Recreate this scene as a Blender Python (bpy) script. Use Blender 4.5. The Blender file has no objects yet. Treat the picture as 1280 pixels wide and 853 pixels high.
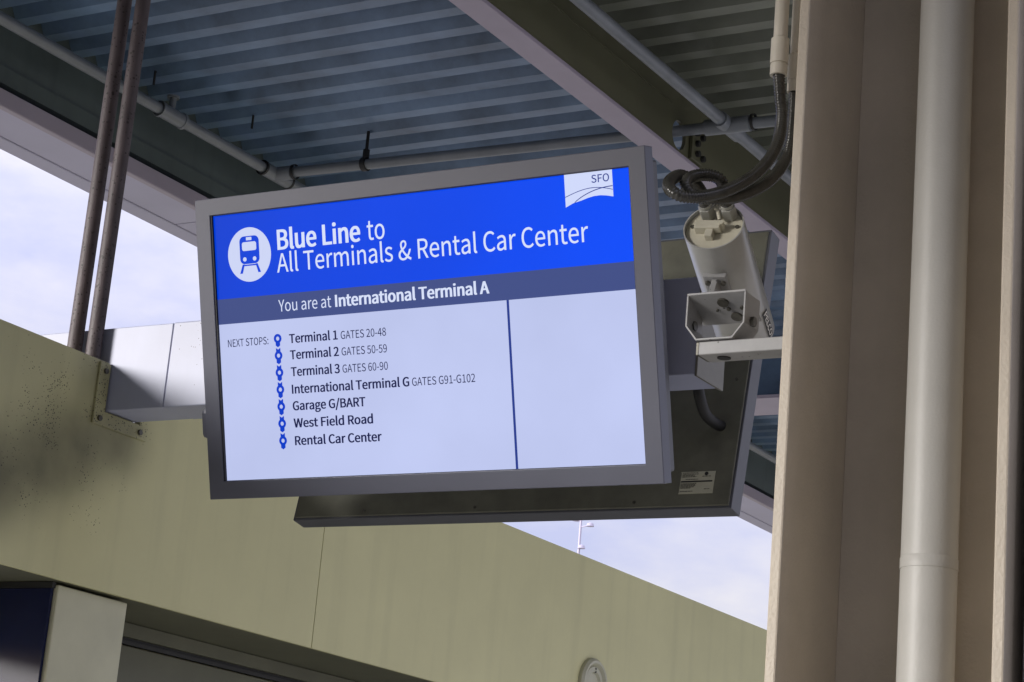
import bpy, bmesh, math, random
from mathutils import Vector, Matrix
random.seed(7)
S = bpy.context.scene
COL = S.collection

# ------------------------------------------------------------------ camera
cd = bpy.data.cameras.new("camera")
cd.sensor_width = 36.0
cd.lens = 2704.3 / 1280 * 36.0
cd.clip_start = 0.05
cd.clip_end = 5000
cam = bpy.data.objects.new("camera", cd); COL.objects.link(cam)
F = Vector((-0.50359, 0.82139, 0.26810)); R = Vector((0.86166, 0.50066, 0.08483)); R = (R - F * R.dot(F)).normalized()
F.normalize(); U = R.cross(F)
cam.matrix_world = Matrix(((R.x, U.x, -F.x, 0), (R.y, U.y, -F.y, 0), (R.z, U.z, -F.z, 1.6), (0, 0, 0, 1)))
S.camera = cam

# ------------------------------------------------------------------ world, sun, exposure
SUN_EL, SUN_DIR = math.radians(12.4), Vector((0.56, 0.80, -0.215)).normalized()      # direction the light travels
w = bpy.data.worlds.new("World"); S.world = w; w.use_nodes = True
wn, wl = w.node_tree.nodes, w.node_tree.links
wn.clear()
out = wn.new("ShaderNodeOutputWorld")
sky = wn.new("ShaderNodeTexSky"); sky.sky_type = 'NISHITA'; sky.sun_disc = False
sky.sun_elevation = SUN_EL; sky.sun_rotation = math.atan2(-SUN_DIR.x, -SUN_DIR.y)
sky.air_density = 1.0; sky.dust_density = 2.0
bg1 = wn.new("ShaderNodeBackground"); bg1.inputs[1].default_value = 0.10
wl.new(sky.outputs[0], bg1.inputs[0])
tc = wn.new("ShaderNodeTexCoord"); mp = wn.new("ShaderNodeMapping"); mp.inputs["Scale"].default_value = (1, 1, 2.2)
nz = wn.new("ShaderNodeTexNoise"); nz.inputs["Scale"].default_value = 7.0; nz.inputs["Detail"].default_value = 6; nz.inputs["Roughness"].default_value = 0.55
wl.new(tc.outputs["Generated"], mp.inputs[0]); wl.new(mp.outputs[0], nz.inputs[0])
cr = wn.new("ShaderNodeValToRGB")
cr.color_ramp.elements[0].position = 0.36; cr.color_ramp.elements[0].color = (0.60, 0.62, 0.90, 1)
cr.color_ramp.elements[1].position = 0.62; cr.color_ramp.elements[1].color = (0.90, 0.86, 0.93, 1)
wl.new(nz.outputs[0], cr.inputs[0])
bg2 = wn.new("ShaderNodeBackground"); bg2.inputs[1].default_value = 0.40
# overcast luminance: the sky brightens towards the zenith
sx = wn.new("ShaderNodeSeparateXYZ"); wl.new(tc.outputs["Generated"], sx.inputs[0])
lum = wn.new("ShaderNodeMapRange"); lum.inputs[1].default_value = 0.0; lum.inputs[2].default_value = 1.0
lum.inputs[3].default_value = 0.64; lum.inputs[4].default_value = 1.97
wl.new(sx.outputs[2], lum.inputs[0])
lv = wn.new("ShaderNodeVectorMath"); lv.operation = 'SCALE'
wl.new(cr.outputs[0], lv.inputs[0]); wl.new(lum.outputs[0], lv.inputs[3])
wl.new(lv.outputs[0], bg2.inputs[0])
mx = wn.new("ShaderNodeMixShader"); mx.inputs[0].default_value = 0.90
wl.new(bg1.outputs[0], mx.inputs[1]); wl.new(bg2.outputs[0], mx.inputs[2]); wl.new(mx.outputs[0], out.inputs[0])

sd = bpy.data.lights.new("sun", 'SUN'); sd.energy = 1.5; sd.angle = math.radians(16); sd.color = (1.0, 0.97, 0.94)
so = bpy.data.objects.new("sun", sd); COL.objects.link(so)
so.rotation_euler = SUN_DIR.to_track_quat('-Z', 'Y').to_euler(); so.location = (-20, -15, 20)

S.view_settings.view_transform = 'Standard'; S.view_settings.look = 'None'
EXPO = 1.5
S.view_settings.exposure = EXPO; S.view_settings.gamma = 1.0; S.view_settings.use_curve_mapping = False
S.render.engine = 'CYCLES'; S.cycles.max_bounces = 10; S.cycles.diffuse_bounces = 6
S.cycles.use_denoising = True

# ------------------------------------------------------------------ materials
def srgb(r, g, b):
    f = lambda c: (c / 255 / 12.92) if c / 255 <= 0.04045 else ((c / 255 + 0.055) / 1.055) ** 2.4
    return (f(r), f(g), f(b), 1)

def paint(name, col, rough=0.5, var=0.12, vscale=3.0, speck=0.0, speck_scale=90, speck_cluster=None, speck_col=(0.02, 0.018, 0.015),
          speck_at=None, speck_r=0.6, bump=0.0, bscale=300, metal=0.0, streak=0.0, stain_shade=None):
    """painted surface: base colour, large blotches, fine grain, optional dirt specks round a place, optional orange-peel bump"""
    m = bpy.data.materials.new(name); m.use_nodes = True
    n, l = m.node_tree.nodes, m.node_tree.links
    b = n["Principled BSDF"]; b.inputs["Roughness"].default_value = rough; b.inputs["Metallic"].default_value = metal
    geo = n.new("ShaderNodeNewGeometry")
    a = n.new("ShaderNodeTexNoise"); a.inputs["Scale"].default_value = vscale; a.inputs["Detail"].default_value = 8; a.inputs["Roughness"].default_value = 0.62
    l.new(geo.outputs["Position"], a.inputs[0])
    mr = n.new("ShaderNodeMapRange"); mr.inputs[1].default_value = 0.3; mr.inputs[2].default_value = 0.7
    mr.inputs[3].default_value = 1 - var; mr.inputs[4].default_value = 1 + var
    l.new(a.outputs[0], mr.inputs[0])
    v = n.new("ShaderNodeVectorMath"); v.operation = 'SCALE'; v.inputs[0].default_value = col[:3]
    l.new(mr.outputs[0], v.inputs[3])
    cur = v.outputs[0]
    def darken(fac, c):
        nonlocal cur
        mm = n.new("ShaderNodeMix"); mm.data_type = 'RGBA'
        l.new(fac, mm.inputs[0]); l.new(cur, mm.inputs[6]); mm.inputs[7].default_value = (*c, 1)
        cur = mm.outputs[2]
    def sphere_mask(at, r, amp):
        d = n.new("ShaderNodeVectorMath"); d.operation = 'DISTANCE'; d.inputs[1].default_value = at
        l.new(geo.outputs["Position"], d.inputs[0])
        q = n.new("ShaderNodeMapRange"); q.interpolation_type = 'SMOOTHSTEP'
        q.inputs[1].default_value = 0.0; q.inputs[2].default_value = r; q.inputs[3].default_value = amp; q.inputs[4].default_value = 0.0
        l.new(d.outputs["Value"], q.inputs[0]); return q.outputs[0]
    def mul(x, y):
        q = n.new("ShaderNodeMath"); q.operation = 'MULTIPLY'; l.new(x, q.inputs[0])
        if isinstance(y, float): q.inputs[1].default_value = y
        else: l.new(y, q.inputs[1])
        return q.outputs[0]
    if streak:
        mp_ = n.new("ShaderNodeMapping"); mp_.inputs["Scale"].default_value = (14, 14, 0.7); l.new(geo.outputs["Position"], mp_.inputs[0])
        s = n.new("ShaderNodeTexNoise"); s.inputs["Scale"].default_value = 1.0; s.inputs["Detail"].default_value = 5; l.new(mp_.outputs[0], s.inputs[0])
        q = n.new("ShaderNodeMapRange"); q.inputs[1].default_value = 0.52; q.inputs[2].default_value = 0.75; q.inputs[3].default_value = 0; q.inputs[4].default_value = streak
        l.new(s.outputs[0], q.inputs[0]); darken(q.outputs[0], tuple(c * 0.45 for c in col[:3]))
    if stain_shade:  # dark spots: deck stains, and the beam's shadow painted on the header
        s = n.new("ShaderNodeTexNoise"); s.inputs["Scale"].default_value = 9; s.inputs["Detail"].default_value = 6; l.new(geo.outputs["Position"], s.inputs[0])
        q = n.new("ShaderNodeMapRange"); q.inputs[1].default_value = 0.3; q.inputs[2].default_value = 0.62; q.inputs[3].default_value = 0.72; q.inputs[4].default_value = 1
        l.new(s.outputs[0], q.inputs[0])
        for at, r, amp in stain_shade:
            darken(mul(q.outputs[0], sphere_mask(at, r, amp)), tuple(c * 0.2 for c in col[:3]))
    if speck:
        s = n.new("ShaderNodeTexVoronoi"); s.inputs["Scale"].default_value = speck_scale; s.inputs["Randomness"].default_value = 1.0
        l.new(geo.outputs["Position"], s.inputs[0])
        s2 = n.new("ShaderNodeTexNoise"); s2.inputs["Scale"].default_value = speck_cluster or speck_scale * 0.12; s2.inputs["Detail"].default_value = 4
        l.new(geo.outputs["Position"], s2.inputs[0])
        th = n.new("ShaderNodeMapRange"); th.inputs[1].default_value = 0.40; th.inputs[2].default_value = 0.68; th.inputs[3].default_value = 0.06 * speck; th.inputs[4].default_value = 0.45 * speck
        l.new(s2.outputs[0], th.inputs[0]); lim = th.outputs[0]
        if speck_at:
            lim = mul(lim, sphere_mask(speck_at, speck_r, 1.0))
        sep = n.new("ShaderNodeSeparateColor"); l.new(s.outputs["Color"], sep.inputs[0])
        has = n.new("ShaderNodeMath"); has.operation = 'LESS_THAN'; l.new(sep.outputs[0], has.inputs[0]); l.new(lim, has.inputs[1])     # which cells carry a speck
        rad = n.new("ShaderNodeMapRange"); rad.inputs[3].default_value = 0.12; rad.inputs[4].default_value = 0.42; l.new(sep.outputs[1], rad.inputs[0])
        lt = n.new("ShaderNodeMath"); lt.operation = 'LESS_THAN'; l.new(s.outputs["Distance"], lt.inputs[0]); l.new(rad.outputs[0], lt.inputs[1])
        darken(mul(mul(lt.outputs[0], has.outputs[0]), 0.85), speck_col)
    l.new(cur, b.inputs["Base Color"])
    if bump:
        g = n.new("ShaderNodeTexNoise"); g.inputs["Scale"].default_value = bscale; g.inputs["Detail"].default_value = 3; l.new(geo.outputs["Position"], g.inputs[0])
        bp = n.new("ShaderNodeBump"); bp.inputs["Strength"].default_value = bump; bp.inputs["Distance"].default_value = 0.004
        l.new(g.outputs[0], bp.inputs["Height"]); l.new(bp.outputs[0], b.inputs["Normal"])
    return m

def lit(name, col):
    """pixel colour of a lit display"""
    m = bpy.data.materials.new(name); m.use_nodes = True
    n = m.node_tree.nodes; b = n["Principled BSDF"]
    b.inputs["Base Color"].default_value = (0.003, 0.003, 0.004, 1); b.inputs["Roughness"].default_value = 0.4; b.inputs["Specular IOR Level"].default_value = 0.05
    b.inputs["Emission Color"].default_value = col; b.inputs["Emission Strength"].default_value = 1.0 / (2 ** EXPO)
    return m

M = {}
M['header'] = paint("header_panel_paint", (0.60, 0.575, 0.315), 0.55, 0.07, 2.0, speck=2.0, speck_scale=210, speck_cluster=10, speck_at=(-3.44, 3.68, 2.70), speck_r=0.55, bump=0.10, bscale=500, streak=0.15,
                    stain_shade=[((-3.44, 3.86, 2.69), 0.15, 0.8), ((-3.44, 3.74, 2.64), 0.18, 0.8), ((-3.44, 3.62, 2.585), 0.19, 0.85), ((-3.44, 3.50, 2.53), 0.19, 0.85), ((-3.44, 3.38, 2.475), 0.20, 0.85), ((-3.44, 3.76, 2.82), 0.13, 0.6)])  # dark smear is the beam's soft shadow painted into the wall colour
M['post'] = paint("door_post_paint", (0.52, 0.51, 0.36), 0.5, 0.08, 6, bump=0.1, bscale=500)
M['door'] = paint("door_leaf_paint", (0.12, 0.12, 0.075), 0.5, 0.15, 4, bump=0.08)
M['door_dark'] = paint("door_track_black", (0.015, 0.015, 0.014), 0.5)
M['tinted'] = paint("tinted_door_glass", (0.012, 0.016, 0.05), 0.22, 0.3, 2)
M['tinted'].node_tree.nodes['Principled BSDF'].inputs['Specular IOR Level'].default_value = 0.2
M['white_beam'] = paint("white_beam_paint", (0.36, 0.38, 0.50), 0.45, 0.07, 4, speck=1.6, speck_scale=170, speck_cluster=25, speck_at=(-3.10, 3.78, 2.95), speck_r=0.20, streak=0.1)
M['deck'] = paint("blue_deck_paint", (0.108, 0.168, 0.265), 0.40, 0.45, 3.0, stain_shade=[((-4.65, 5.21, 4.41), 0.10, 0.6), ((-4.56, 5.32, 4.41), 0.10, 0.6), ((-4.66, 5.54, 4.41), 0.09, 0.6), ((-4.56, 5.62, 4.41), 0.09, 0.7), ((-4.60, 5.79, 4.41), 0.10, 0.7), ((-4.63, 5.95, 4.41), 0.10, 0.7), ((-4.05, 5.4, 4.41), 0.14, 0.35), ((-3.6, 5.9, 4.41), 0.16, 0.35)], bump=0.1, bscale=120)
M['deck_dim'] = paint("dim_bay_deck_paint", (0.12, 0.13, 0.105), 0.42, 0.35, 2.2, bump=0.1, bscale=120)  # same deck in the dimmer right bay, weaker light put into the colour
M['steel_dark'] = paint("shaded_beam_paint", (0.085, 0.085, 0.048), 0.5, 0.16, 3)  # beam paint darkened to olive, the web's shade put into the colour
M['steel_green'] = paint("grey_green_beam_paint", (0.075, 0.095, 0.095), 0.5, 0.2, 3, streak=0.3)
M['flange'] = paint("lit_flange_paint", (0.33, 0.29, 0.36), 0.5, 0.08, 3)  # same beam paint, light on the underside put into the colour
M['soffit'] = paint("lilac_soffit_paint", (0.40, 0.39, 0.52), 0.5, 0.07, 2)
M['pipe_grey'] = paint("grey_pipe_paint", (0.145, 0.16, 0.18), 0.4, 0.15, 8)
M['rod'] = paint("weathered_rod_paint", (0.095, 0.075, 0.080), 0.55, 0.25, 12, speck=2.2, speck_scale=120, speck_cluster=22, speck_col=(0.02, 0.014, 0.012), bump=0.25, bscale=250)
M['black'] = paint("black_rubber", (0.006, 0.006, 0.0065), 0.6)
M['bezel'] = paint("grey_bezel_metal", (0.082, 0.086, 0.118), 0.42, 0.06, 5, bump=0.04, bscale=700)
M['housing'] = paint("charcoal_housing_metal", (0.085, 0.088, 0.10), 0.5, 0.1, 5)
M['backpan'] = paint("display_back_metal", (0.135, 0.135, 0.10), 0.62, 0.32, 7)
M['label'] = paint("cream_label", (0.46, 0.45, 0.34), 0.5, 0.08, 40)
M['ink'] = paint("label_ink", (0.03, 0.03, 0.03), 0.6)
M['column'] = paint("beige_column_paint", (0.47, 0.41, 0.325), 0.5, 0.11, 5, bump=0.26, bscale=190, streak=0.12)
M['downpipe'] = paint("beige_pipe_paint", (0.40, 0.39, 0.36), 0.48, 0.06, 6, bump=0.10, bscale=200, streak=0.12)
M['pvc'] = paint("cream_conduit", (0.60, 0.56, 0.47), 0.4, 0.08, 12)
M['flex'] = paint("grey_flexible_conduit", (0.045, 0.044, 0.038), 0.20, 0.35, 25)
M['cam_white'] = paint("camera_housing_paint", (0.34, 0.34, 0.325), 0.28, 0.09, 20)
M['cam_cap'] = paint("cream_cap_paint", (0.50, 0.475, 0.38), 0.4, 0.12, 25)
M['cam_bracket'] = paint("bracket_paint", (0.26, 0.26, 0.26), 0.4, 0.12, 25, speck=0.25, speck_scale=160)
M['nut'] = paint("zinc_nut", (0.36, 0.36, 0.33), 0.35, 0.15, 60, metal=0.3)
M['plate_grey'] = paint("grey_plate_paint", (0.15, 0.145, 0.125), 0.5, 0.1, 20)
M['bolt'] = paint("dark_bolt_steel", (0.10, 0.095, 0.08), 0.4, 0.3, 80, metal=0.5)
M['fixture'] = paint("cream_fixture_plastic", (0.45, 0.44, 0.32), 0.35, 0.06, 10)
M['windscreen'] = paint("windscreen_paint", (0.12, 0.12, 0.125), 0.4, 0.1, 5)
M['floor'] = paint("platform_concrete", (0.66, 0.65, 0.58), 0.8, 0.12, 1.2)
M['ground'] = paint("ground_asphalt", (0.34, 0.33, 0.29), 0.9, 0.2, 0.2)
M['mast'] = paint("hazed_mast_paint", (0.50, 0.47, 0.60), 0.5, 0.1, 1)  # pale lilac is distance haze put into the colour
M['white_ink'] = paint("white_ink", (0.75, 0.75, 0.72), 0.5, 0.02)
M['px_white'] = lit("screen_white", srgb(190, 199, 238))
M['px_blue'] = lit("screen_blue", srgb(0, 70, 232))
def screen_emission(m, amount, tilt, scale):
    """emission of a lit panel: viewing-angle brightness painted as a gradient, plus faint backlight unevenness"""
    n, l = m.node_tree.nodes, m.node_tree.links; b = n["Principled BSDF"]
    t_ = n.new("ShaderNodeTexCoord"); sp_ = n.new("ShaderNodeSeparateXYZ"); l.new(t_.outputs["Object"], sp_.inputs[0])
    nz_ = n.new("ShaderNodeTexNoise"); nz_.inputs["Scale"].default_value = scale; nz_.inputs["Detail"].default_value = 4; l.new(t_.outputs["Object"], nz_.inputs[0])
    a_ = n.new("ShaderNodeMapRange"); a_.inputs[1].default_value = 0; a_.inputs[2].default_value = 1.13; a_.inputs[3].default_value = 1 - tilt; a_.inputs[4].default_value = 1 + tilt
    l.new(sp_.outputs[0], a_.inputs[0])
    c_ = n.new("ShaderNodeMapRange"); c_.inputs[1].default_value = 0.3; c_.inputs[2].default_value = 0.7; c_.inputs[3].default_value = 1 - amount; c_.inputs[4].default_value = 1 + amount
    l.new(nz_.outputs[0], c_.inputs[0])
    q_ = n.new("ShaderNodeMath"); q_.operation = 'MULTIPLY'; l.new(a_.outputs[0], q_.inputs[0]); l.new(c_.outputs[0], q_.inputs[1])
    r_ = n.new("ShaderNodeMath"); r_.operation = 'MULTIPLY'; l.new(q_.outputs[0], r_.inputs[0]); r_.inputs[1].default_value = 1.0 / (2 ** EXPO)
    l.new(r_.outputs[0], b.inputs["Emission Strength"])
screen_emission(M['px_white'], 0.05, 0.0, 3.0); screen_emission(M['px_blue'], 0.06, 0.20, 2.2)  # blue header brightens rightwards: viewing-angle brightness painted into the emission
M['px_band'] = lit("screen_slate", srgb(64, 78, 134))
M['px_navy'] = lit("screen_navy", srgb(20, 26, 76))
M['px_line'] = lit("screen_line", srgb(36, 58, 140))
M['px_text'] = lit("screen_text_white", srgb(216, 225, 250))
M['px_icon'] = lit("screen_icon_pale", srgb(205, 213, 245))
M['px_logo'] = lit("screen_logo_white", srgb(208, 217, 250))
M['px_mark'] = lit("screen_marker_blue", srgb(4, 60, 200))
M['screen_off'] = paint("screen_glass", (0.01, 0.012, 0.03), 0.1)

# ------------------------------------------------------------------ mesh helpers
def link(name, bm, mat, parent=None, bevel=0.0, smooth=False):
    bmesh.ops.recalc_face_normals(bm, faces=bm.faces[:])
    me = bpy.data.meshes.new(name); bm.to_mesh(me); bm.free()
    o = bpy.data.objects.new(name, me); COL.objects.link(o)
    for mm in (mat if isinstance(mat, (list, tuple)) else [mat]): me.materials.append(mm)
    if parent: o.parent = parent
    if smooth:
        for p in me.polygons: p.use_smooth = True
    if bevel:
        b = o.modifiers.new("bevel", 'BEVEL'); b.width = bevel; b.segments = 2; b.limit_method = 'ANGLE'; b.angle_limit = math.radians(40)
        b.harden_normals = False
    if smooth:
        # keep flat caps crisp
        for e in me.edges: pass
        me.set_sharp_from_angle(angle=math.radians(38))
    return o

def empty(name, loc=(0, 0, 0), label=None, cat=None, group=None, mw=None):
    o = bpy.data.objects.new(name, None); COL.objects.link(o); o.empty_display_size = 0.1
    if mw is not None: o.matrix_world = mw
    else: o.location = loc
    tag(o, label, cat, group); return o

def tag(o, label=None, cat=None, group=None, kind=None):
    if label: o["label"] = label
    if cat: o["category"] = cat
    if group: o["group"] = group
    if kind: o["kind"] = kind
    return o

def box(bm, x0, x1, y0, y1, z0, z1):
    vs = [bm.verts.new((x, y, z)) for x in (x0, x1) for y in (y0, y1) for z in (z0, z1)]
    for f in ((0, 1, 3, 2), (4, 6, 7, 5), (0, 4, 5, 1), (2, 3, 7, 6), (0, 2, 6, 4), (1, 5, 7, 3)):
        bm.faces.new([vs[i] for i in f])

def B(*args):
    bm = bmesh.new(); box(bm, *args); return bm

def prism(bm, pts, ax, a0, a1):
    """polygon pts (2-D) in the plane normal to axis ax, extruded from a0 to a1"""
    def put(p, a):
        c = list(p); c.insert(ax, a); return bm.verts.new(c)
    lo = [put(p, a0) for p in pts]; hi = [put(p, a1) for p in pts]
    n = len(pts)
    bm.faces.new(lo); bm.faces.new(hi[::-1])
    for i in range(n): bm.faces.new((lo[i], lo[(i + 1) % n], hi[(i + 1) % n], hi[i]))

def PR(pts, ax, a0, a1):
    bm = bmesh.new(); prism(bm, pts, ax, a0, a1); return bm

def frame_of(d):
    d = d.normalized(); up = Vector((0, 0, 1)) if abs(d.z) < 0.9 else Vector((1, 0, 0))
    a = d.cross(up).normalized(); return a, d.cross(a).normalized()

def cyl(bm, p0, p1, r0, r1=None, n=32, caps=True):
    p0, p1 = Vector(p0), Vector(p1); r1 = r0 if r1 is None else r1
    a, b = frame_of(p1 - p0); rings = []
    for p, r in ((p0, r0), (p1, r1)):
        rings.append([bm.verts.new(p + (a * math.cos(2 * math.pi * k / n) + b * math.sin(2 * math.pi * k / n)) * r) for k in range(n)])
    for k in range(n): bm.faces.new((rings[0][k], rings[0][(k + 1) % n], rings[1][(k + 1) % n], rings[1][k]))
    if caps: bm.faces.new(rings[0][::-1]); bm.faces.new(rings[1])

def CY(*a, **k):
    bm = bmesh.new(); cyl(bm, *a, **k); return bm

def lathe(bm, p0, d, prof, n=40):
    """prof: list of (distance along d, radius)"""
    p0, d = Vector(p0), Vector(d).normalized(); a, b = frame_of(d); prev = None
    for t, r in prof:
        if r < 1e-6: ring = [bm.verts.new(p0 + d * t)]
        else: ring = [bm.verts.new(p0 + d * t + (a * math.cos(2 * math.pi * k / n) + b * math.sin(2 * math.pi * k / n)) * r) for k in range(n)]
        if prev:
            for k in range(n):
                i, j = k, (k + 1) % n
                if len(prev) == 1 and len(ring) == 1: break
                if len(prev) == 1: bm.faces.new((prev[0], ring[j], ring[i]))
                elif len(ring) == 1: bm.faces.new((prev[i], prev[j], ring[0]))
                else: bm.faces.new((prev[i], prev[j], ring[j], ring[i]))
        prev = ring

def LA(*a, **k):
    bm = bmesh.new(); lathe(bm, *a, **k); return bm

def catmull(pts, step):
    pts = [Vector(p) for p in pts]; P = [2 * pts[0] - pts[1]] + pts + [2 * pts[-1] - pts[-2]]
    dense = []
    for i in range(1, len(P) - 2):
        for k in range(24):
            t = k / 24
            a, b, c, d = P[i - 1], P[i], P[i + 1], P[i + 2]
            dense.append(0.5 * ((2 * b) + (c - a) * t + (2 * a - 5 * b + 4 * c - d) * t * t + (3 * b - a - 3 * c + d) * t ** 3))
    dense.append(P[-2])
    out_, acc = [dense[0]], 0.0
    for p, q in zip(dense, dense[1:]):
        L = (q - p).length
        while L > 1e-9 and acc + L >= step:
            p = p.lerp(q, (step - acc) / L); L = (q - p).length; acc = 0.0; out_.append(p.copy())
        acc += L
    return out_

def tube(bm, pts, r, n=14, ridge=0.0, step=0.0017):
    path = catmull(pts, step); rings = []; nrm = None
    for i, p in enumerate(path):
        d = (path[min(i + 1, len(path) - 1)] - path[max(i - 1, 0)]).normalized()
        if nrm is None: nrm, _ = frame_of(d)
        nrm = (nrm - d * nrm.dot(d)).normalized(); bi = d.cross(nrm)
        rr = r + (ridge if i % 3 == 0 else -ridge * 0.5)
        rings.append([bm.verts.new(p + (nrm * math.cos(2 * math.pi * k / n) + bi * math.sin(2 * math.pi * k / n)) * rr) for k in range(n)])
    for a, b in zip(rings, rings[1:]):
        for k in range(n): bm.faces.new((a[k], a[(k + 1) % n], b[(k + 1) % n], b[k]))
    bm.faces.new(rings[0][::-1]); bm.faces.new(rings[-1])

# ------------------------------------------------------------------ ground, platform
DECK = 4.39
tag(link("ground", B(-2500, 2500, -2500, 2500, -6.2, -6.0), M['ground']), kind="structure")
tag(link("platform_floor", B(-3.80, 9.0, -9.0, 26.0, -0.6, 0.0), M['floor']), kind="structure")

tag(link("light_blocking_wall", B(0.45, 0.70, -6.9, 2.6, 0.0, DECK - 0.01), M["windscreen"]), kind="structure")  # added out of view to keep light from the right off the column
tag(link("sky_blocking_mass", B(-4.9, 9, -8.0, -7.0, -6.0, 5.0), M['windscreen']), kind="structure")  # added unseen behind the camera to hold back low sky light

# ------------------------------------------------------------------ corrugated roof deck
def deck_mesh(x0, x1, y0, y1):
    bm = bmesh.new(); pitch, ph = 0.1382, 5.121
    prof = [(-0.042, 0.0), (-0.030, 0.036), (0.020, 0.040), (0.044, 0.0)]     # narrow rib between the flat pans
    ys = []
    k0 = math.floor((y0 - ph) / pitch)
    y = ph + k0 * pitch
    while y < y1:
        for dy, dz in prof: ys.append((y + dy, dz))
        y += pitch
    lo0 = [bm.verts.new((x0, a, DECK + b)) for a, b in ys]; lo1 = [bm.verts.new((x1, a, DECK + b)) for a, b in ys]
    for i in range(len(ys) - 1): bm.faces.new((lo0[i], lo1[i], lo1[i + 1], lo0[i + 1]))
    a0, a1 = ys[0][0], ys[-1][0]
    t = [bm.verts.new(p) for p in ((x0, a0, DECK + 0.16), (x1, a0, DECK + 0.16), (x1, a1, DECK + 0.16), (x0, a1, DECK + 0.16))]
    bm.faces.new(t)
    return bm
tag(link("roof_deck", deck_mesh(-4.936, -3.118, -6.0, 24.0), M['deck']), kind="structure")
tag(link("roof_deck", deck_mesh(-3.117, -0.5, -6.0, 24.0), M['deck_dim']), kind="structure")

# ------------------------------------------------------------------ eave beam with soffit box (along Y)
eave = empty("eave_beam", (-5.0, 5, 4.07), "grey green steel eave beam with lilac boxed soffit along the roof edge, left of the display", "beam")
def child(name, bm, mat, root, **k):
    """bm is in world space; shift into the root's space"""
    mwi = root.matrix_basis.inverted()
    bm.transform(mwi); return link(name, bm, mat, root, **k)
child("web", B(-4.965, -4.937, -6, 24, 4.155, DECK + 0.158), M['steel_green'], eave)
child("flange", B(-4.937, -4.925, -6, 24, 4.155, 4.212), M['steel_green'], eave)
child("lip", B(-4.930, -4.902, -6, 24, 4.068, 4.127), M['flange'], eave, bevel=0.004)
bm = bmesh.new()
for y0, y1 in ((-6, 0.1), (0.104, 5.872), (5.878, 11.7), (11.706, 17.5), (17.506, 24)):
    box(bm, -5.111, -4.930, y0, y1, 4.072, 4.092)
child("soffit_panel", bm, M['soffit'], eave)
child("fascia_strip", B(-5.199, -5.116, -6, 24, 4.068, 4.56), M['soffit'], eave, bevel=0.003)
child("shadow_gap_liner", B(-5.108, -4.97, -6, 24, 4.11, 4.15), M['black'], eave)

# ------------------------------------------------------------------ centre channel beam (along Y)
ch = empty("channel_beam", (-3.15, 5, 4.17), "olive steel channel beam with lilac underside crossing above the display", "beam")
child("flange", B(-3.200, -3.108, -6, 8.66, 4.170, 4.184), M['flange'], ch, bevel=0.002)
# web with a round hole for the cross pipe
hb = bmesh.new(); hy, hz, hr = 6.022, 4.243, 0.050
def web_with_hole(bm, xa, xb):
    N = 32
    circ = [(hy + hr * math.cos(2 * math.pi * k / N), hz + hr * math.sin(2 * math.pi * k / N)) for k in range(N)]
    y0, y1, z0, z1 = hy - 0.2, hy + 0.2, 4.1845, DECK - 0.002
    sq = []
    for y, z in circ:
        dy, dz = y - hy, z - hz
        t = min((0.2 / abs(dy)) if abs(dy) > 1e-9 else 1e9, ((z1 - hz) / dz) if dz > 1e-9 else (((z0 - hz) / dz) if dz < -1e-9 else 1e9))
        sq.append((hy + dy * t, hz + dz * t))
    for x in (xa, xb):
        ci = [bm.verts.new((x, *p)) for p in circ]; si = [bm.verts.new((x, *p)) for p in sq]
        for k in range(N): bm.faces.new((ci[k], ci[(k + 1) % N], si[(k + 1) % N], si[k]))
        # corners
        if x == xa: ca = ci
        else: cb = ci
        for cy_, cz_ in ((y0, z0), (y0, z1), (y1, z0), (y1, z1)):
            best = sorted(range(N), key=lambda k: (sq[k][0] - cy_) ** 2 + (sq[k][1] - cz_) ** 2)[:6]
            on_y = min((k for k in range(N) if abs(sq[k][0] - cy_) < 1e-6), key=lambda k: abs(sq[k][1] - cz_))
            on_z = min((k for k in range(N) if abs(sq[k][1] - cz_) < 1e-6), key=lambda k: abs(sq[k][0] - cy_))
            if on_y != on_z: bm.faces.new((si[on_y], si[on_z], bm.verts.new((x, cy_, cz_))))
    for k in range(N): bm.faces.new((ca[k], ca[(k + 1) % N], cb[(k + 1) % N], cb[k]))
    box(bm, xa, xb, -6, hy - 0.2, z0, z1); box(bm, xa, xb, hy + 0.2, 8.66, z0, z1)
web_with_hole(hb, -3.124, -3.112)
child("web", hb, M['steel_dark'], ch)
bm = bmesh.new(); box(bm, -3.112, -3.106, -6, 5.95, 4.33, 4.333)
child("web_seam", bm, M['steel_dark'], ch)
pl = child("splice_plate", B(-3.111, -3.099, 6.10, 6.19, 4.19, 4.30), M['steel_dark'], ch, bevel=0.002)
for y, z in ((6.12, 4.285), (6.13, 4.25), (6.135, 4.215), (6.165, 4.282), (6.175, 4.21)):
    bm = bmesh.new(); cyl(bm, (-3.099, y, z), (-3.086, y, z), 0.011, n=6); bm.transform(ch.matrix_basis.inverted())
    link("bolt", bm, M['black'], pl)

# far cross beam that the channel runs into
fb = empty("cross_beam", (-3.5, 9.15, 4.17), "lilac bottomed steel cross beam far behind the security camera and rear display", "beam")
child("flange", B(-4.92, -0.6, 8.68, 8.97, 4.072, 4.088), M['flange'], fb)
child("web", B(-4.92, -0.6, 8.81, 8.825, 4.089, DECK - 0.002), M['deck'], fb)

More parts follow.
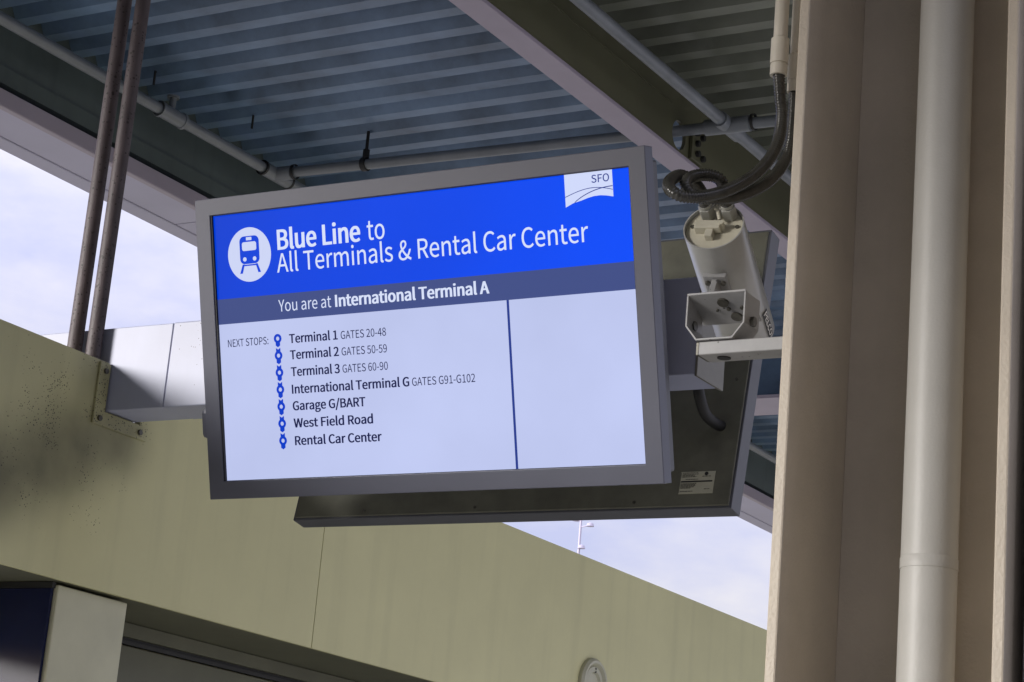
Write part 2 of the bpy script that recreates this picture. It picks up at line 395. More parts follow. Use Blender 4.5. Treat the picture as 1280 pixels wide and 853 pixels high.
# ------------------------------------------------------------------ sprinkler pipes
def collar(bm, p, d, r, L):
    p, d = Vector(p), Vector(d).normalized(); lathe(bm, p - d * L / 2, d, [(0, r * 0.9), (0, r), (L, r), (L, r * 0.9)], n=24)
PZ = 4.265; PR_ = 0.0200
sp = empty("sprinkler_pipe", (-4.745, 6.0, PZ), "grey sprinkler pipe along the eave beam with a tee and cross branch over the display", "pipe")
child("main_pipe", CY((-4.750, -6, PZ), (-4.750, 24, PZ), PR_, n=20), M['pipe_grey'], sp, smooth=True)
child("branch_pipe", CY((-4.70, 5.97, PZ), (-2.2, 6.06, PZ - 0.008), PR_ * 0.96, n=20), M['pipe_grey'], sp, smooth=True)
bm = bmesh.new(); cyl(bm, (-4.75, 5.90, PZ), (-4.75, 6.05, PZ), 0.0265, n=20); cyl(bm, (-4.75, 5.972, PZ), (-4.67, 5.973, PZ), 0.0265, n=20)
child("tee_fitting", bm, M['pipe_grey'], sp, smooth=True)
bm = bmesh.new(); cyl(bm, (-4.75, 5.30, PZ), (-4.75, 5.42, PZ), 0.0265, n=20)
collar(bm, (-4.75, 5.30, PZ), (0, 1, 0), 0.029, 0.014); collar(bm, (-4.75, 5.42, PZ), (0, 1, 0), 0.029, 0.014)
child("coupling", bm, M['pipe_grey'], sp, smooth=True)
bm = bmesh.new(); cyl(bm, (-4.75, 5.36, PZ + 0.02), (-4.75, 5.36, PZ + 0.065), 0.012, n=12); cyl(bm, (-4.75, 5.36, PZ + 0.062), (-4.75, 5.36, PZ + 0.070), 0.022, n=14)
child("sprinkler_head", bm, M['pipe_grey'], sp, smooth=True)
for (p, d) in (((-4.66, 5.9715, PZ), (1, 0.036, 0)), ((-4.75, 5.895, PZ), (0, 1, 0)), ((-4.75, 6.055, PZ), (0, 1, 0))):
    bm = bmesh.new(); collar(bm, p, d, 0.0285, 0.010); child("collar", bm, M['black'], sp, smooth=True)
def hanger(root, x, y, z, r):
    bm = bmesh.new(); N = 24
    lathe(bm, Vector((x - 0.010, y, z)), (1, 0.03, 0), [(0, r), (0, r + 0.006), (0.020, r + 0.006), (0.020, r)], n=N)
    cyl(bm, (x, y, z + r), (x, y, z + r + 0.035), 0.013, n=10)
    cyl(bm, (x, y, z + r + 0.03), (x, y, DECK + 0.002), 0.006, n=8)
    child("pipe_hanger", bm, M['black'], root, smooth=True)
hanger(sp, -4.355, 5.983, PZ, PR_)
hanger(sp, -4.75, 1.0, PZ, PR_)
sp2 = empty("sprinkler_pipe", (-2.96, 6.0, PZ), "grey olive sprinkler pipe running beside the channel beam to a tee near the web hole", "pipe")
child("main_pipe", CY((-2.945, -6, PZ), (-2.945, 24, PZ), PR_ * 1.05, n=20), M['pipe_grey'], sp2, smooth=True)
bm = bmesh.new(); cyl(bm, (-2.945, 5.98, PZ), (-2.945, 6.13, PZ), 0.0275, n=20); cyl(bm, (-3.02, 6.035, PZ - 0.003), (-2.86, 6.04, PZ - 0.003), 0.0275, n=20)
child("tee_fitting", bm, M['pipe_grey'], sp2, smooth=True)
bm = bmesh.new(); collar(bm, (-2.85, 6.042, PZ), (1, 0.036, 0), 0.0285, 0.010); child("collar", bm, M['black'], sp2, smooth=True)

for (x, y), lab in (((-4.760, 5.262), "dark wire tab hanging from the blue roof deck near the two vertical rods"), ((-4.676, 5.714), "dark wire tab hanging from the blue roof deck near the pipe tee")):
    tag(link("wire_tab", B(x - 0.002, x + 0.002, y - 0.004, y + 0.004, DECK - 0.05, DECK + 0.002), M['black']), lab, "wire tab", "wire tabs under the roof deck")

# ------------------------------------------------------------------ header wall over the platform doors (along Y)
WX, WT, WB = -3.44, 2.855, 2.32
hd = empty("header_wall", (WX, 5, WB), "long olive header wall over the platform doors, below and behind the display", "wall")
def yzpoly(pts, x0, x1): return PR(pts, 0, x0, x1)
ny0, ny1, nz0 = 3.786, 3.914, 2.734
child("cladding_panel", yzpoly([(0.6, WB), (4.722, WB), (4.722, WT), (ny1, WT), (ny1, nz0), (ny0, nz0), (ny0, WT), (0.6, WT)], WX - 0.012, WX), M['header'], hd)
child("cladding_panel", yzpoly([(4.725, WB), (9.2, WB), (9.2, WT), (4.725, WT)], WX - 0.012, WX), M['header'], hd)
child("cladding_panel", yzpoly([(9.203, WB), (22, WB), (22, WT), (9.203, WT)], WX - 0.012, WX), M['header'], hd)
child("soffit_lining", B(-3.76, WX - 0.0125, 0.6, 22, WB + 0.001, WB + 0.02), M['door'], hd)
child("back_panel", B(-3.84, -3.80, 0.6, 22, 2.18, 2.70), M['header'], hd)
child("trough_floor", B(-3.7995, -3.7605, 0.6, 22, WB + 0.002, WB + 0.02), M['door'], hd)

dp = tag(link("door_post", B(-3.79, -3.47, 3.751, 3.998, 0.001, WB - 0.006), M['post'], bevel=0.003), "pale olive door post at the bottom left, under the header wall", "post")
gl = empty("glass_side_panel", (-3.62, 3.744, 0), "dark blue tinted glass panel beside the pale door post in the bottom left corner", "glass panel")
child("pane", B(-3.775, -3.482, 3.741, 3.7495, 0.02, 2.304), M['tinted'], gl)
child("top_rail", B(-3.775, -3.478, 3.7385, 3.750, 2.305, WB - 0.001), M['door_dark'], gl)
dr = empty("platform_door", (-3.75, 5.5, 0), "dark olive platform door leaf recessed right of the pale post under the header wall", "door")
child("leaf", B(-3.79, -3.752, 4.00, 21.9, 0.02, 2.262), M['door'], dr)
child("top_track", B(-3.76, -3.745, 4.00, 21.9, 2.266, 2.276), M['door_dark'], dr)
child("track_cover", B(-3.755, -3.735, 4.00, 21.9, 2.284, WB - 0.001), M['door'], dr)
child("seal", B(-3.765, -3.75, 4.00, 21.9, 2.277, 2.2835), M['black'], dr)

# round fixture on the header
fx = empty("round_door_light", (WX, 6.295, 2.445), "cream round fixture with two dark dots set on the header wall, bottom centre", "door light")
child("ring", LA((WX + 0.0005, 6.295, 2.445), (1, 0, 0), [(0, 0.088), (0.012, 0.088), (0.020, 0.080), (0.020, 0.072), (0.010, 0.064), (0.003, 0.06)]), M['fixture'], fx, smooth=True)
child("lens", LA((WX + 0.001, 6.295, 2.445), (1, 0, 0), [(0.001, 0.0645), (0.012, 0.060), (0.014, 0.044), (0.006, 0.038), (0.004, 0.0)]), M['fixture'], fx, smooth=True)
for dz in (0.054, 0.044):
    child("screw", CY((WX + 0.010, 6.298, 2.445 + dz), (WX + 0.0155, 6.298, 2.445 + dz), 0.0038, n=10), M['ink'], fx)

# ------------------------------------------------------------------ support beam with wall plate
sb = empty("support_beam", (-3.44, 3.85, 2.74), "white square tube beam sticking out of the header wall to carry the displays", "beam")
bm = bmesh.new(); box(bm, -3.262, -1.885, 3.79, 3.905, 2.738, 2.946)
child("tube", bm, M['white_beam'], sb, bevel=0.003)
child("tube_end", B(-4.30, -3.264, 3.791, 3.904, 2.739, 2.945), M['white_beam'], sb, bevel=0.002)
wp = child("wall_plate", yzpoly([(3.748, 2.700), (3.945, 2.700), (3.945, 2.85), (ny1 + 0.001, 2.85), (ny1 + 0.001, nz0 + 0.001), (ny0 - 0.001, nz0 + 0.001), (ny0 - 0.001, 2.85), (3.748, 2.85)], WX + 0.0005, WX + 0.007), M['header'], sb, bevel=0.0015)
for y, z in ((3.767, 2.83), (3.767, 2.715), (3.915, 2.716)):
    bm = CY((WX + 0.006, y, z), (WX + 0.013, y, z), 0.007, n=6); bm.transform(sb.matrix_basis.inverted()); link("bolt", bm, M['bolt'], wp)
child("end_plate", B(-1.884, -1.878, 3.785, 3.91, 2.733, 2.951), M['plate_grey'], sb, bevel=0.001)
bm = bmesh.new(); cyl(bm, (-3.10, 3.83, 2.946), (-3.10, 3.83, 2.958), 0.012, n=6)
child("bolt", bm, M['black'], sb)

# ------------------------------------------------------------------ two vertical hanger rods
for i, (x, lab) in enumerate(((-3.543, "left one of two rust specked vertical rods hanging beside the support beam"), (-3.481, "right one of two rust specked vertical rods hanging beside the support beam"))):
    o = link("hanger_rod", CY((0, 0, 0), (0, 0, DECK - 2.45), 0.0185, n=24), M['rod'], smooth=True)
    o.location = (x, 3.768, 2.45); tag(o, lab, "rod", "hanger rods by the support beam")

# ------------------------------------------------------------------ front display
W, H = 1.13, 0.67
TILT = math.radians(15.987)
def disp_matrix(x0, yt, zt, tilt):
    # local x along the display, local y away from the viewer, local z up the panel; origin at bottom left corner
    z = Vector((0, -math.sin(tilt), math.cos(tilt))); y = Vector((0, math.cos(tilt), math.sin(tilt)))
    o = Vector((x0, yt, zt)) - z * H
    return Matrix(((1, 0, 0, o.x), (0, y.y, z.y, o.y), (0, y.z, z.z, o.z), (0, 0, 0, 1)))
fd = empty("information_display", label="lit information display listing the Blue Line stops in a grey frame", cat="display",
           mw=disp_matrix(-3.0343, 3.5402, 3.1413, TILT))
def frame_bm(x0, x1, z0, z1, u0, u1, v0, v1, y0, y1):
    bm = bmesh.new()
    o = [(x0, z0), (x1, z0), (x1, z1), (x0, z1)]; i = [(u0, v0), (u1, v0), (u1, v1), (u0, v1)]
    V = lambda p, y: bm.verts.new((p[0], y, p[1]))
    of, if_, ob, ib = [V(p, y0) for p in o], [V(p, y0) for p in i], [V(p, y1) for p in o], [V(p, y1) for p in i]
    for k in range(4):
        j = (k + 1) % 4
        bm.faces.new((of[k], of[j], if_[j], if_[k])); bm.faces.new((ob[k], ib[k], ib[j], ob[j]))
        bm.faces.new((of[k], ob[k], ob[j], of[j])); bm.faces.new((if_[k], if_[j], ib[j], ib[k]))
    return bm
u0, u1, v0, v1 = 0.0405, 1.0915, 0.038, 0.6305       # screen opening (from top left)
link("bezel", frame_bm(0, W, 0, H, u0, u1, H - v1, H - v0, 0.0, 0.034), M['bezel'], fd, bevel=0.0015)
link("housing", B(0.02, W - 0.02, 0.035, 0.095, 0.02, H - 0.02), M['housing'], fd, bevel=0.006)
scr = link("screen", B(u0 - 0.003, u1 + 0.003, 0.009, 0.030, H - v1 - 0.003, H - v0 + 0.003), M['px_white'], fd)
link("screen_gasket", frame_bm(u0 + 0.0003, u1 - 0.0003, H - v1 + 0.0003, H - v0 - 0.0003, u0 + 0.0035, u1 - 0.0012, H - v1 + 0.0012, H - v0 - 0.0012, 0.0025, 0.0088), M['black'], fd)
link("mount_box", B(-0.044, 0.018, 0.0345, 0.075, 0.135, 0.205), M['bezel'], fd, bevel=0.012)

SY = 0.009
def flat(name, polys, mat, d=0.0007, parent=None, t=0.0004):
    """polygons (u, v from the display's top left) as thin raised graphics on the screen"""
    bm = bmesh.new()
    for p in polys:
        prism(bm, [(u, H - v) for u, v in p], 1, SY - d - t, SY - d)
    return link(name, bm, mat, parent or scr)
def rect(a, b, c, d_): return [(a, b), (c, b), (c, d_), (a, d_)]
def circle(cu, cv, ru, rv=None, n=40, a0=0, a1=360):
    rv = ru if rv is None else rv
    return [(cu + ru * math.cos(math.radians(a0 + (a1 - a0) * k / n)), cv + rv * math.sin(math.radians(a0 + (a1 - a0) * k / n))) for k in range(n + (0 if a1 - a0 == 360 else 1))]
def rrect(a, b, c, d_, r):
    return (circle(c - r, d_ - r, r, n=6, a0=0, a1=90) + circle(a + r, d_ - r, r, n=6, a0=90, a1=180) + circle(a + r, b + r, r, n=6, a0=180, a1=270) + circle(c - r, b + r, r, n=6, a0=270, a1=360 - 1e-3))
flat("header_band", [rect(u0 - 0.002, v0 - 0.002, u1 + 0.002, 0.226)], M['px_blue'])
flat("location_band", [rect(u0 - 0.002, 0.226, u1 + 0.002, 0.282)], M['px_band'])
flat("divider_line", [rect(0.7895, 0.282, 0.7950, v1 + 0.002)], M['px_line'])

import os
try:
    FONT = bpy.data.fonts.load(os.path.join(bpy.utils.system_resource('DATAFILES', path='fonts'), 'Noto Sans CJK Regular.woff2'))
except Exception:
    FONT = None
def cap_height():
    global CAP
    CAP = 0.682
    if FONT:
        CAP = None; me = text_mesh("H", 0.0); CAP = max(v.co.y for v in me.vertices); bpy.data.meshes.remove(me)
def text_mesh(s, bold):
    cu = bpy.data.curves.new("lettering", 'FONT'); cu.body = s; cu.size = 1; cu.offset = bold * (1 if CAP is None else CAP / 0.682)
    if FONT: cu.font = FONT
    cu.resolution_u = 6; cu.fill_mode = 'FRONT'
    o = bpy.data.objects.new("lettering", cu); COL.objects.link(o)
    dg = bpy.context.evaluated_depsgraph_get(); me = bpy.data.meshes.new_from_object(o.evaluated_get(dg))
    bpy.data.objects.remove(o); bpy.data.curves.remove(cu)
    return me
def bold_mesh(s, bold):
    """heavier letters: the outline grown a little, plus copies shifted sideways so that stems thicken most"""
    bm = bmesh.new(); k = bold - 0.014
    for i, dx in enumerate((-k, 0.0, k)):
        me = text_mesh(s, 0.014)
        for v in me.vertices: v.co.x += dx * CAP; v.co.z = 0.00004 * i
        bm.from_mesh(me); bpy.data.meshes.remove(me)
    me = bpy.data.meshes.new("lettering"); bm.to_mesh(me); bm.free(); return me
def text(name, s, ua, ub, base, cap, mat, bold=0.0, d=0.0015, parent=None, put=None):
    if bold > 0.02: me = bold_mesh(s, bold)
    else: me = text_mesh(s, bold)
    xs = [v.co.x for v in me.vertices]; x0, x1 = min(xs), max(xs)
    sx = (ub - ua) / (x1 - x0); sz = cap / (CAP + min(bold, 0.014) * CAP / 0.682)
    for v in me.vertices:
        x, y = v.co.x, v.co.y
        v.co = (ua + (x - x0) * sx, SY - d - v.co.z, H - base + (y) * sz)
        if put: v.co = put(v.co)
    me.name = name; me.materials.clear(); me.materials.append(mat)
    o = bpy.data.objects.new(name, me); COL.objects.link(o); o.parent = parent or scr
    return o
cap_height()
BD = 0.040
text("heading_text", "Blue Line", 0.2165, 0.437, 0.1285, 0.0435, M['px_text'], BD)
text("heading_text", "to", 0.4545, 0.4995, 0.1285, 0.0425, M['px_text'], 0.004)
text("heading_text", "All Terminals & Rental Car Center", 0.2125, 0.989, 0.1785, 0.0410, M['px_text'], 0.004)
text("location_text", "You are at", 0.2110, 0.3515, 0.2645, 0.0255, M['px_text'], 0.0)
text("location_text", "International Terminal A", 0.3620, 0.7505, 0.2645, 0.0255, M['px_text'], 0.048)
text("caption_text", "NEXT STOPS:", 0.067, 0.1785, 0.3335, 0.0165, M['px_navy'], 0.004)
rows = [("Terminal 1", 0.235, 0.364, "GATES 20-48", 0.372, 0.489, 0.335), ("Terminal 2", 0.235, 0.365, "GATES 50-59", 0.372, 0.489, 0.3705),
        ("Terminal 3", 0.235, 0.365, "GATES 60-90", 0.372, 0.489, 0.4075), ("International Terminal G", 0.235, 0.541, "GATES G91-G102", 0.548, 0.704, 0.4455),
        ("Garage G/BART", 0.235, 0.427, None, 0, 0, 0.482), ("West Field Road", 0.235, 0.444, None, 0, 0, 0.5195), ("Rental Car Center", 0.236, 0.464, None, 0, 0, 0.558)]
for s, a, b, g, ga, gb, base in rows:
    text("stop_name", s, a, b, base, 0.0195, M['px_navy'], BD)
    if g: text("gate_text", g, ga, gb, base, 0.0170, M['px_navy'], 0.004)
# line diagram: seven ring markers with arrow shaped links
for k in range(7):
    cv = 0.323 + k * 0.03733; cu_ = 0.2038
    polys = []
    N = 28
    for q in range(N):
        a, b = 2 * math.pi * q / N, 2 * math.pi * (q + 1) / N
        polys.append([(cu_ + r * math.cos(t), cv + r * math.sin(t)) for r, t in ((0.0045, a), (0.0102, a), (0.0102, b), (0.0045, b))])
    tail = [(cu_ - 0.0056, cv + 0.0080), (cu_ + 0.0056, cv + 0.0080), (cu_ + 0.0056, cv + 0.0155), (cu_, cv + 0.0190), (cu_ - 0.0056, cv + 0.0155)]
    polys.append(tail)
    if k: polys.append([(cu_ - 0.0056, cv - 0.0165), (cu_, cv - 0.0130), (cu_ + 0.0056, cv - 0.0165), (cu_ + 0.0056, cv - 0.0080), (cu_ - 0.0056, cv - 0.0080)])
    bm = bmesh.new()
    for i, p in enumerate(polys): prism(bm, [(u, H - v) for u, v in p], 1, SY - 0.0012 - 0.00002 * i, SY - 0.0008)
    link("route_marker", bm, M['px_mark'], scr)
# train symbol
cu_, cv = 0.1392, 0.1325
sym = flat("train_symbol", [circle(cu_, cv, 0.0590, 0.0602, n=64)], M['px_icon'], d=0.0012)
tx = 0.1405
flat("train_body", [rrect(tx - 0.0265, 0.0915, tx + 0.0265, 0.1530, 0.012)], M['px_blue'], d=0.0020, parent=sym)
flat("train_window", [rrect(tx - 0.0195, 0.1045, tx + 0.0195, 0.1240, 0.005)], M['px_icon'], d=0.0027, parent=sym)
flat("train_sign", [rrect(tx - 0.0075, 0.0940, tx + 0.0075, 0.1010, 0.0012)], M['px_icon'], d=0.0027, parent=sym)
for s in (-1, 1):
    flat("train_lamp", [circle(tx + s * 0.0135, 0.1425, 0.0048, n=20)], M['px_icon'], d=0.0027, parent=sym)
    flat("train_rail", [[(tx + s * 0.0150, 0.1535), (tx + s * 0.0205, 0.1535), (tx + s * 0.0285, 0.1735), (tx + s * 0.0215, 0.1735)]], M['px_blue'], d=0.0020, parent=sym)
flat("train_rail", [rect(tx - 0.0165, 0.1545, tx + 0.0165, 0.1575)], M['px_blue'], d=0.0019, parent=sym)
# airport flag with its two crossing lines
lg = flat("airport_logo", [[(0.941, v0 - 0.001), (1.0505, v0 - 0.001), (1.0505, 0.0935)] + [(1.0505 - 0.072 * t, 0.0935 - 0.006 * math.sin(math.pi * t) + 0.001 * t) for t in (0.2, 0.4, 0.6, 0.8, 1.0)] + [(0.958, 0.0985), (0.941, 0.1055)]], M['px_logo'], d=0.0012)
def ribbon(f, a, b, wd, n=28):
    P = []
    for k in range(n):
        t0, t1 = k / n, (k + 1) / n; ua, ub = a + (b - a) * t0, a + (b - a) * t1
        P.append([(ua, f(t0) - wd / 2), (ub, f(t1) - wd / 2), (ub, f(t1) + wd / 2), (ua, f(t0) + wd / 2)])
    return P
flat("logo_line", ribbon(lambda t: 0.0850 - 0.0135 * math.sin(math.pi * min(1, t * 0.86)) , 0.941, 1.0505, 0.0014), M['px_line'], d=0.0018, parent=lg)
flat("logo_line", ribbon(lambda t: 0.0985 - 0.0265 * math.sin(math.pi / 2 * t ** 0.8), 0.962, 1.0505, 0.0018), M['px_line'], d=0.0022, parent=lg)
text("logo_text", "SFO", 1.003, 1.0435, 0.0615, 0.0155, M['px_line'], 0.010, d=0.0020, parent=lg)

# ------------------------------------------------------------------ rear display (faces away)
T2 = math.radians(10.87)
rz = Vector((0, math.sin(T2), math.cos(T2))); ry = Vector((0, math.cos(T2), -math.sin(T2)))
o0 = Vector((-3.0343, 4.083, 2.507)) - ry * 0.046
rd = empty("rear_display", label="dark back of a second display facing away, behind the lit one and the security camera", cat="display",
           mw=Matrix(((1, 0, 0, o0.x), (0, ry.y, rz.y, o0.y), (0, ry.z, rz.z, o0.z), (0, 0, 0, 1))))
link("bezel", frame_bm(0, W, 0, H, 0.03, W - 0.03, 0.03, H - 0.03, 0.0, 0.046), M['housing'], rd, bevel=0.002)
bp = link("back_panel", B(0.006, W - 0.006, -0.003, 0.02, 0.006, H - 0.006), M['backpan'], rd, bevel=0.002)
link("screen", B(0.03, W - 0.03, 0.03, 0.042, 0.03, H - 0.03), M['screen_off'], rd)
lb = link("rating_label", B(1.003, 1.083, -0.0042, -0.0031, 0.034, 0.085), M['label'], bp)
def lbox(a, b, c, d_, mat=M['ink']):
    bm.verts.ensure_lookup_table(); box(bm, a, b, -0.0048, -0.0043, c, d_)
bm = bmesh.new(); box(bm, 1.006, 1.079, -0.0048, -0.0043, 0.0605, 0.0635)
link("label_bar", bm, M['ink'], lb)
bm = bmesh.new(); cyl(bm, (1.063, -0.0043, 0.0795), (1.063, -0.0049, 0.0795), 0.0042, n=20)
link("label_mark", bm, M['ink'], lb)
bm = bmesh.new()
for z, a, b in ((0.0815, 1.007, 1.043), (0.0785, 1.007, 1.045), (0.0755, 1.007, 1.036), (0.0725, 1.007, 1.040), (0.0665, 1.016, 1.046), (0.0565, 1.006, 1.042), (0.0540, 1.006, 1.040), (0.0515, 1.006, 1.041), (0.0490, 1.006, 1.038), (0.0465, 1.006, 1.030), (0.0390, 1.006, 1.036), (0.0435, 1.062, 1.075), (0.073, 1.054, 1.074)):
    x = a
    while x < b:
        L = random.uniform(0.002, 0.007); box(bm, x, min(x + L, b), -0.0047, -0.0043, z, z + 0.0011); x += L + 0.0012
box(bm, 1.0035, 1.0042, -0.0046, -0.0043, 0.036, 0.083)
link("label_print", bm, M['ink'], lb)
for u, v in ((0.9, 0.018), (0.5, 0.018), (1.1, 0.30), (1.1, 0.55), (0.2, 0.018)):
    link("screw", CY((u, -0.0031, v), (u, -0.0050, v), 0.0035, n=12), M['bolt'], rd)

# black power lead from the beam end to the rear display
bm = bmesh.new(); tube(bm, [(-1.965, 3.917, 2.82), (-1.950, 3.925, 2.78), (-1.948, 3.945, 2.735), (-1.952, 3.99, 2.706), (-1.955, 4.06, 2.702), (-1.955, 4.12, 2.71)], 0.012, n=12, step=0.006)
tag(link("power_cable", bm, M['black'], smooth=True), "short black power lead hanging between the support beam end and the rear display", "cable")

# ------------------------------------------------------------------ big column at the right
CX0, CX1, CY0, WEB = -1.300, -0.943, 2.90, 3.125
co = empty("steel_column", (-1.12, 3.13, 0), "large beige steel column with deep flanges at the right", "column")
child("flange", B(CX0, CX0 + 0.018, CY0, CY0 + 0.46, 0.0, DECK - 0.001), M['column'], co, bevel=0.003)
child("flange", B(CX1 - 0.018, CX1, CY0, CY0 + 0.46, 0.0, DECK - 0.001), M['column'], co, bevel=0.003)
child("web", B(CX0 + 0.0185, CX1 - 0.0185, WEB, WEB + 0.016, 0.0, DECK - 0.001), M['column'], co)
dpi = empty("downpipe", (-1.113, 3.060, 0), "thick pale beige downpipe standing in the channel of the column", "pipe")
child("pipe", CY((-1.113, 3.060, 0), (-1.113, 3.060, DECK - 0.001), 0.0425, n=48), M['downpipe'], dpi, smooth=True)
child("joint_collar", LA((-1.113, 3.060, 2.190), (0, 0, 1), [(0, 0.0425), (0.0, 0.0434), (0.016, 0.0434), (0.018, 0.0425)], n=48), M['downpipe'], dpi, smooth=True)
ws = tag(link("windscreen_panel", B(-0.928, -0.88, 2.935, 3.7, 0.0, 3.2), M['windscreen'], bevel=0.002), "grey windscreen panel at the far right edge, just past the column", "panel")

# cream rigid conduits on the column
def conduit(name, x, y, z, r, lab):
    root = empty(name, (x, y, z), lab, "conduit", "cream conduits on the column")
    child("pipe", CY((x, y, z + 0.03), (x, y, DECK - 0.002), r, n=24), M['pvc'], root, smooth=True)
    child("coupling", LA((x, y, z), (0, 0, 1), [(0, r * 0.8), (0, r * 1.22), (0.018, r * 1.22), (0.018, r * 1.10), (0.021, r * 1.10), (0.021, r * 1.28), (0.065, r * 1.28), (0.068, r)], n=24), M['pvc'], root, smooth=True)
conduit("rigid_conduit", -1.397, 3.046, 3.021, 0.0118, "thicker cream conduit left of the column, ending above the camera hoses")
conduit("rigid_conduit", -1.384, 3.082, 3.004, 0.0095, "thinner cream conduit tucked between the thicker one and the column edge")

# ------------------------------------------------------------------ security camera
a = Vector((-0.162, 0.897, -0.412)).normalized(); up0 = Vector((-0.025, 0.41, 0.91)); up = (up0 - a * up0.dot(a)).normalized(); sd_ = a.cross(up)
c0 = Vector((-1.482, 3.0124, 2.754))
CM = Matrix(((sd_.x, a.x, up.x, c0.x), (sd_.y, a.y, up.y, c0.y), (sd_.z, a.z, up.z, c0.z), (0, 0, 0, 1)))
sc = empty("security_camera", label="cream cylindrical security camera pointing away on a bracket beside the column", cat="security camera", mw=CM)
r = 0.0507
body = link("body", LA((0, 0, 0), (0, 1, 0), [(0.010, r - 0.0028), (0, r - 0.0022), (0, r), (0.262, r), (0.270, r - 0.006), (0.270, r - 0.012), (0.262, r - 0.013), (0.262, 0)], n=64), M['cam_white'], sc, smooth=True)
cap = link("end_cap", LA((0, 0.007, 0), (0, 1, 0), [(0, 0), (0, r - 0.0034), (0.006, r - 0.0034)], n=64), M['cam_cap'], sc, smooth=True)
bm = bmesh.new(); box(bm, -0.030, 0.014, -0.009, 0.0072, -0.011, 0.006); link("hinge_bar", bm, M['cam_cap'], cap, bevel=0.0015)
bm = bmesh.new(); box(bm, -0.010, 0.003, -0.006, 0.0073, -0.026, -0.0105); link("hinge_stem", bm, M['cam_cap'], cap, bevel=0.0012)
bm = bmesh.new(); cyl(bm, (0.010, -0.006, 0.008), (0.000, -0.010, 0.036), 0.003, n=10); link("safety_wire", bm, M['cam_cap'], cap)
bm = bmesh.new(); cyl(bm, (0.0145, -0.010, 0.000), (0.0145, 0.0072, 0.000), 0.0045, n=12); link("hinge_pin", bm, M['cam_cap'], cap, smooth=True)
for sx in (-1, 1):
    bm = bmesh.new(); cyl(bm, (sx * 0.038, 0.0072, 0.004), (sx * 0.038, 0.0045, 0.004), 0.0034, n=14); link("screw", bm, M['bolt'], cap)
for nx in (-0.016, 0.021):
    bm = bmesh.new(); cyl(bm, (nx, 0.0072, 0.028), (nx, -0.017, 0.028), 0.0135, n=6); cyl(bm, (nx, -0.017, 0.028), (nx, -0.024, 0.028), 0.0105, n=16)
    link("cable_gland", bm, M['nut'], sc, bevel=0.0008)
# maker's plate on the right flank
PLA = math.radians(-14)
bm = bmesh.new(); pv = []
for k in range(9):
    q = PLA + math.radians(-9 + k * 18 / 8)
    pv.append([bm.verts.new((math.cos(q) * (r + 0.0007), y, math.sin(q) * (r + 0.0007))) for y in (0.196, 0.256)])
for p, q in zip(pv, pv[1:]): bm.faces.new((p[0], p[1], q[1], q[0]))
mp_ = link("maker_plate", bm, M['ink'], body)
def wrap(v):
    q = PLA + v.z / r
    return Vector((math.cos(q) * (r + 0.0013), v.x, math.sin(q) * (r + 0.0013)))
me = text_mesh("PELCO", 0.02); xs = [v.co.x for v in me.vertices]
for v in me.vertices:
    v.co = wrap(Vector((0.199 + (v.co.x - min(xs)) / (max(xs) - min(xs)) * 0.054, 0, (v.co.y / CAP - 0.5) * 0.0100)))
me.materials.append(M['white_ink']); tx_ = bpy.data.objects.new("maker_text", me); COL.objects.link(tx_); tx_.parent = mp_
# foot plate under the body
ft = link("foot_plate", B(-0.020, 0.020, 0.060, 0.120, -r - 0.006, -r + 0.004), M['cam_bracket'], sc, bevel=0.0015)
link("foot_rib", B(-0.005, 0.005, 0.066, 0.112, -r - 0.034, -r - 0.0062), M['cam_bracket'], sc, bevel=0.001)
for sx in (-1, 1):
    link("bolt", CY((sx * 0.013, 0.074, -r - 0.0062), (sx * 0.013, 0.074, -r - 0.0105), 0.0045, n=6), M['bolt'], ft)

# bracket: arm fixed to the column, yoke on the arm
br = empty("camera_bracket", (-1.46, 3.01, 2.54), "pale metal arm and yoke reaching left from the column under the security camera", "bracket")
child("arm", B(-1.484, CX0 - 0.001, 2.990, 3.036, 2.529, 2.551), M['cam_bracket'], br, bevel=0.0015)
child("arm_hole", CY((-1.449, 3.013, 2.5295), (-1.449, 3.013, 2.5275), 0.011, n=24), M['black'], br)
child("end_cap", B(-1.4885, -1.4845, 2.991, 3.035, 2.530, 2.550), M['bolt'], br)
# yoke: bent sheet, octagonal below, open to the front; a tilted cradle plate carries the pivot bolts
yx0, yx1, yb, ytop = -1.508, -1.404, 2.5512, 2.628
prof = [(yx0, ytop), (yx0, yb + 0.026), (yx0 + 0.020, yb + 0.001), (yx1 - 0.020, yb + 0.001), (yx1, yb + 0.026), (yx1, ytop)]
t = 0.0032
inner = [(yx0 + t, ytop), (yx0 + t, yb + 0.027), (yx0 + 0.0215, yb + 0.001 + t), (yx1 - 0.0215, yb + 0.001 + t), (yx1 - t, yb + 0.027), (yx1 - t, ytop)]
bm = bmesh.new()
for k in range(5):
    q = [prof[k], prof[k + 1], inner[k + 1], inner[k]]
    lo = [bm.verts.new((x, 2.985, z)) for x, z in q]; hi = [bm.verts.new((x, 3.040, z)) for x, z in q]
    bm.faces.new(lo); bm.faces.new(hi[::-1])
    for i in range(4): bm.faces.new((lo[i], lo[(i + 1) % 4], hi[(i + 1) % 4], hi[i]))
bmesh.ops.remove_doubles(bm, verts=bm.verts[:], dist=1e-5)
yk = child("yoke", bm, M['cam_bracket'], br, bevel=0.0006)
bm = bmesh.new()
prism(bm, [(2.9845, 2.6285), (2.9845, 2.6320), (3.052, 2.6005), (3.051, 2.597)], 0, yx0 + 0.0004, yx1 - 0.0004)
cp = child("cradle_plate", bm, M['cam_bracket'], br, bevel=0.0006)
ctr = Vector(((yx0 + yx1) / 2, 3.018, 2.6128)); pn = Vector((0, -0.425, -0.905)).normalized(); pd = Vector((0, 0.905, -0.425))
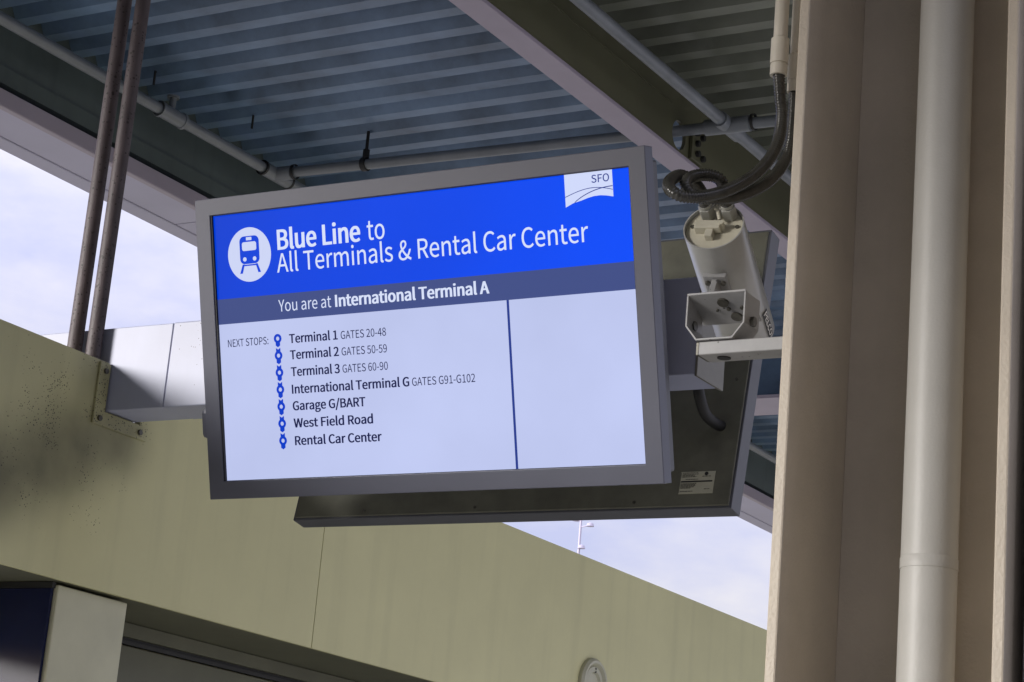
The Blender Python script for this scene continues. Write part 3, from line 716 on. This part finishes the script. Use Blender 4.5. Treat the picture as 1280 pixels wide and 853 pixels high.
for du, dv, rr in ((0.004, -0.016, 0.0095), (0.015, 0.019, 0.0095), (-0.012, 0.001, 0.0022), (0.008, 0.000, 0.0032), (0.032, -0.001, 0.0036)):
    p = ctr + Vector((du, 0, 0)) + pd * dv
    bm = CY(p - pn * 0.001, p + pn * 0.0035, rr, n=18); bm.transform(br.matrix_basis.inverted()); link("bolt", bm, M['bolt'], cp)
for x, s_ in ((yx0, -1), (yx1, 1)):
    child("pivot_bolt", CY((x - 0.006, 3.012, 2.585), (x + 0.006, 3.012, 2.585), 0.0085, n=6), M['bolt'], br)

# two flexible conduits looping from the rigid conduits into the camera
def gland(nx): return CM @ Vector((nx, -0.022, 0.028)), CM @ Vector((nx, -0.045, 0.030))
g1, h1 = gland(-0.016); g2, h2 = gland(0.021)
c1 = [(-1.397, 3.046, 3.03), (-1.394, 3.051, 2.987), (-1.392, 3.058, 2.947), (-1.39, 3.037, 2.889), (-1.4, 2.996, 2.834), (-1.417, 2.937, 2.786), (-1.437, 2.881, 2.755), (-1.459, 2.849, 2.746), (-1.479, 2.846, 2.758), (-1.496, 2.874, 2.784), (-1.502, 2.92, 2.811), (-1.491, 2.945, 2.809), tuple(h1), tuple(g1)]
c2 = [(-1.384, 3.085, 3.015), (-1.389, 3.097, 2.962), (-1.395, 3.099, 2.905), (-1.403, 3.06, 2.847), (-1.418, 3.001, 2.801), (-1.434, 2.946, 2.773), (-1.454, 2.915, 2.766), (-1.469, 2.895, 2.769), (-1.478, 2.895, 2.786), (-1.48, 2.921, 2.807), (-1.466, 2.948, 2.818), (-1.453, 2.969, 2.815), tuple(h2), tuple(g2)]
for pts, lab in ((c1, "nearer grey flexible hose making the wider loop above the security camera"), (c2, "darker flexible hose making the tighter inner loop above the security camera")):
    bm = bmesh.new(); tube(bm, pts, 0.0092, n=16, ridge=0.0012)
    tag(link("flexible_conduit", bm, M['flex'], smooth=False), lab, "hose", "flexible hoses of the security camera")
    for p in bpy.context.scene.objects[-1].data.polygons: p.use_smooth = True

# ------------------------------------------------------------------ lamp masts far outside
def mast(x, y, top, lab, s=1.0):
    root = empty("lamp_mast", (x, y, -6.0), lab, "mast")
    child("pole", CY((x, y, -6.0), (x, y, top), 0.04 * s, 0.022 * s, n=12), M['mast'], root, smooth=True)
    for dx, z in ((-0.10, 9.24), (0.20, 9.13), (0.05, 8.72)):
        bm = bmesh.new(); cyl(bm, (x, y, z - 0.03), (x + dx * s, y, z), 0.012 * s, n=8); child("arm", bm, M['mast'], root)
        bm = bmesh.new(); lathe(bm, (x + dx * s, y, z + 0.05), (0, 0, -1), [(0, 0.02), (0.02, 0.06), (0.07, 0.075), (0.08, 0.0)], n=12); child("lamp", bm, M['mast'], root)
mast(-19.20, 34.3, 10.35, "far lamp mast outside, seen over the header wall below the rear display")
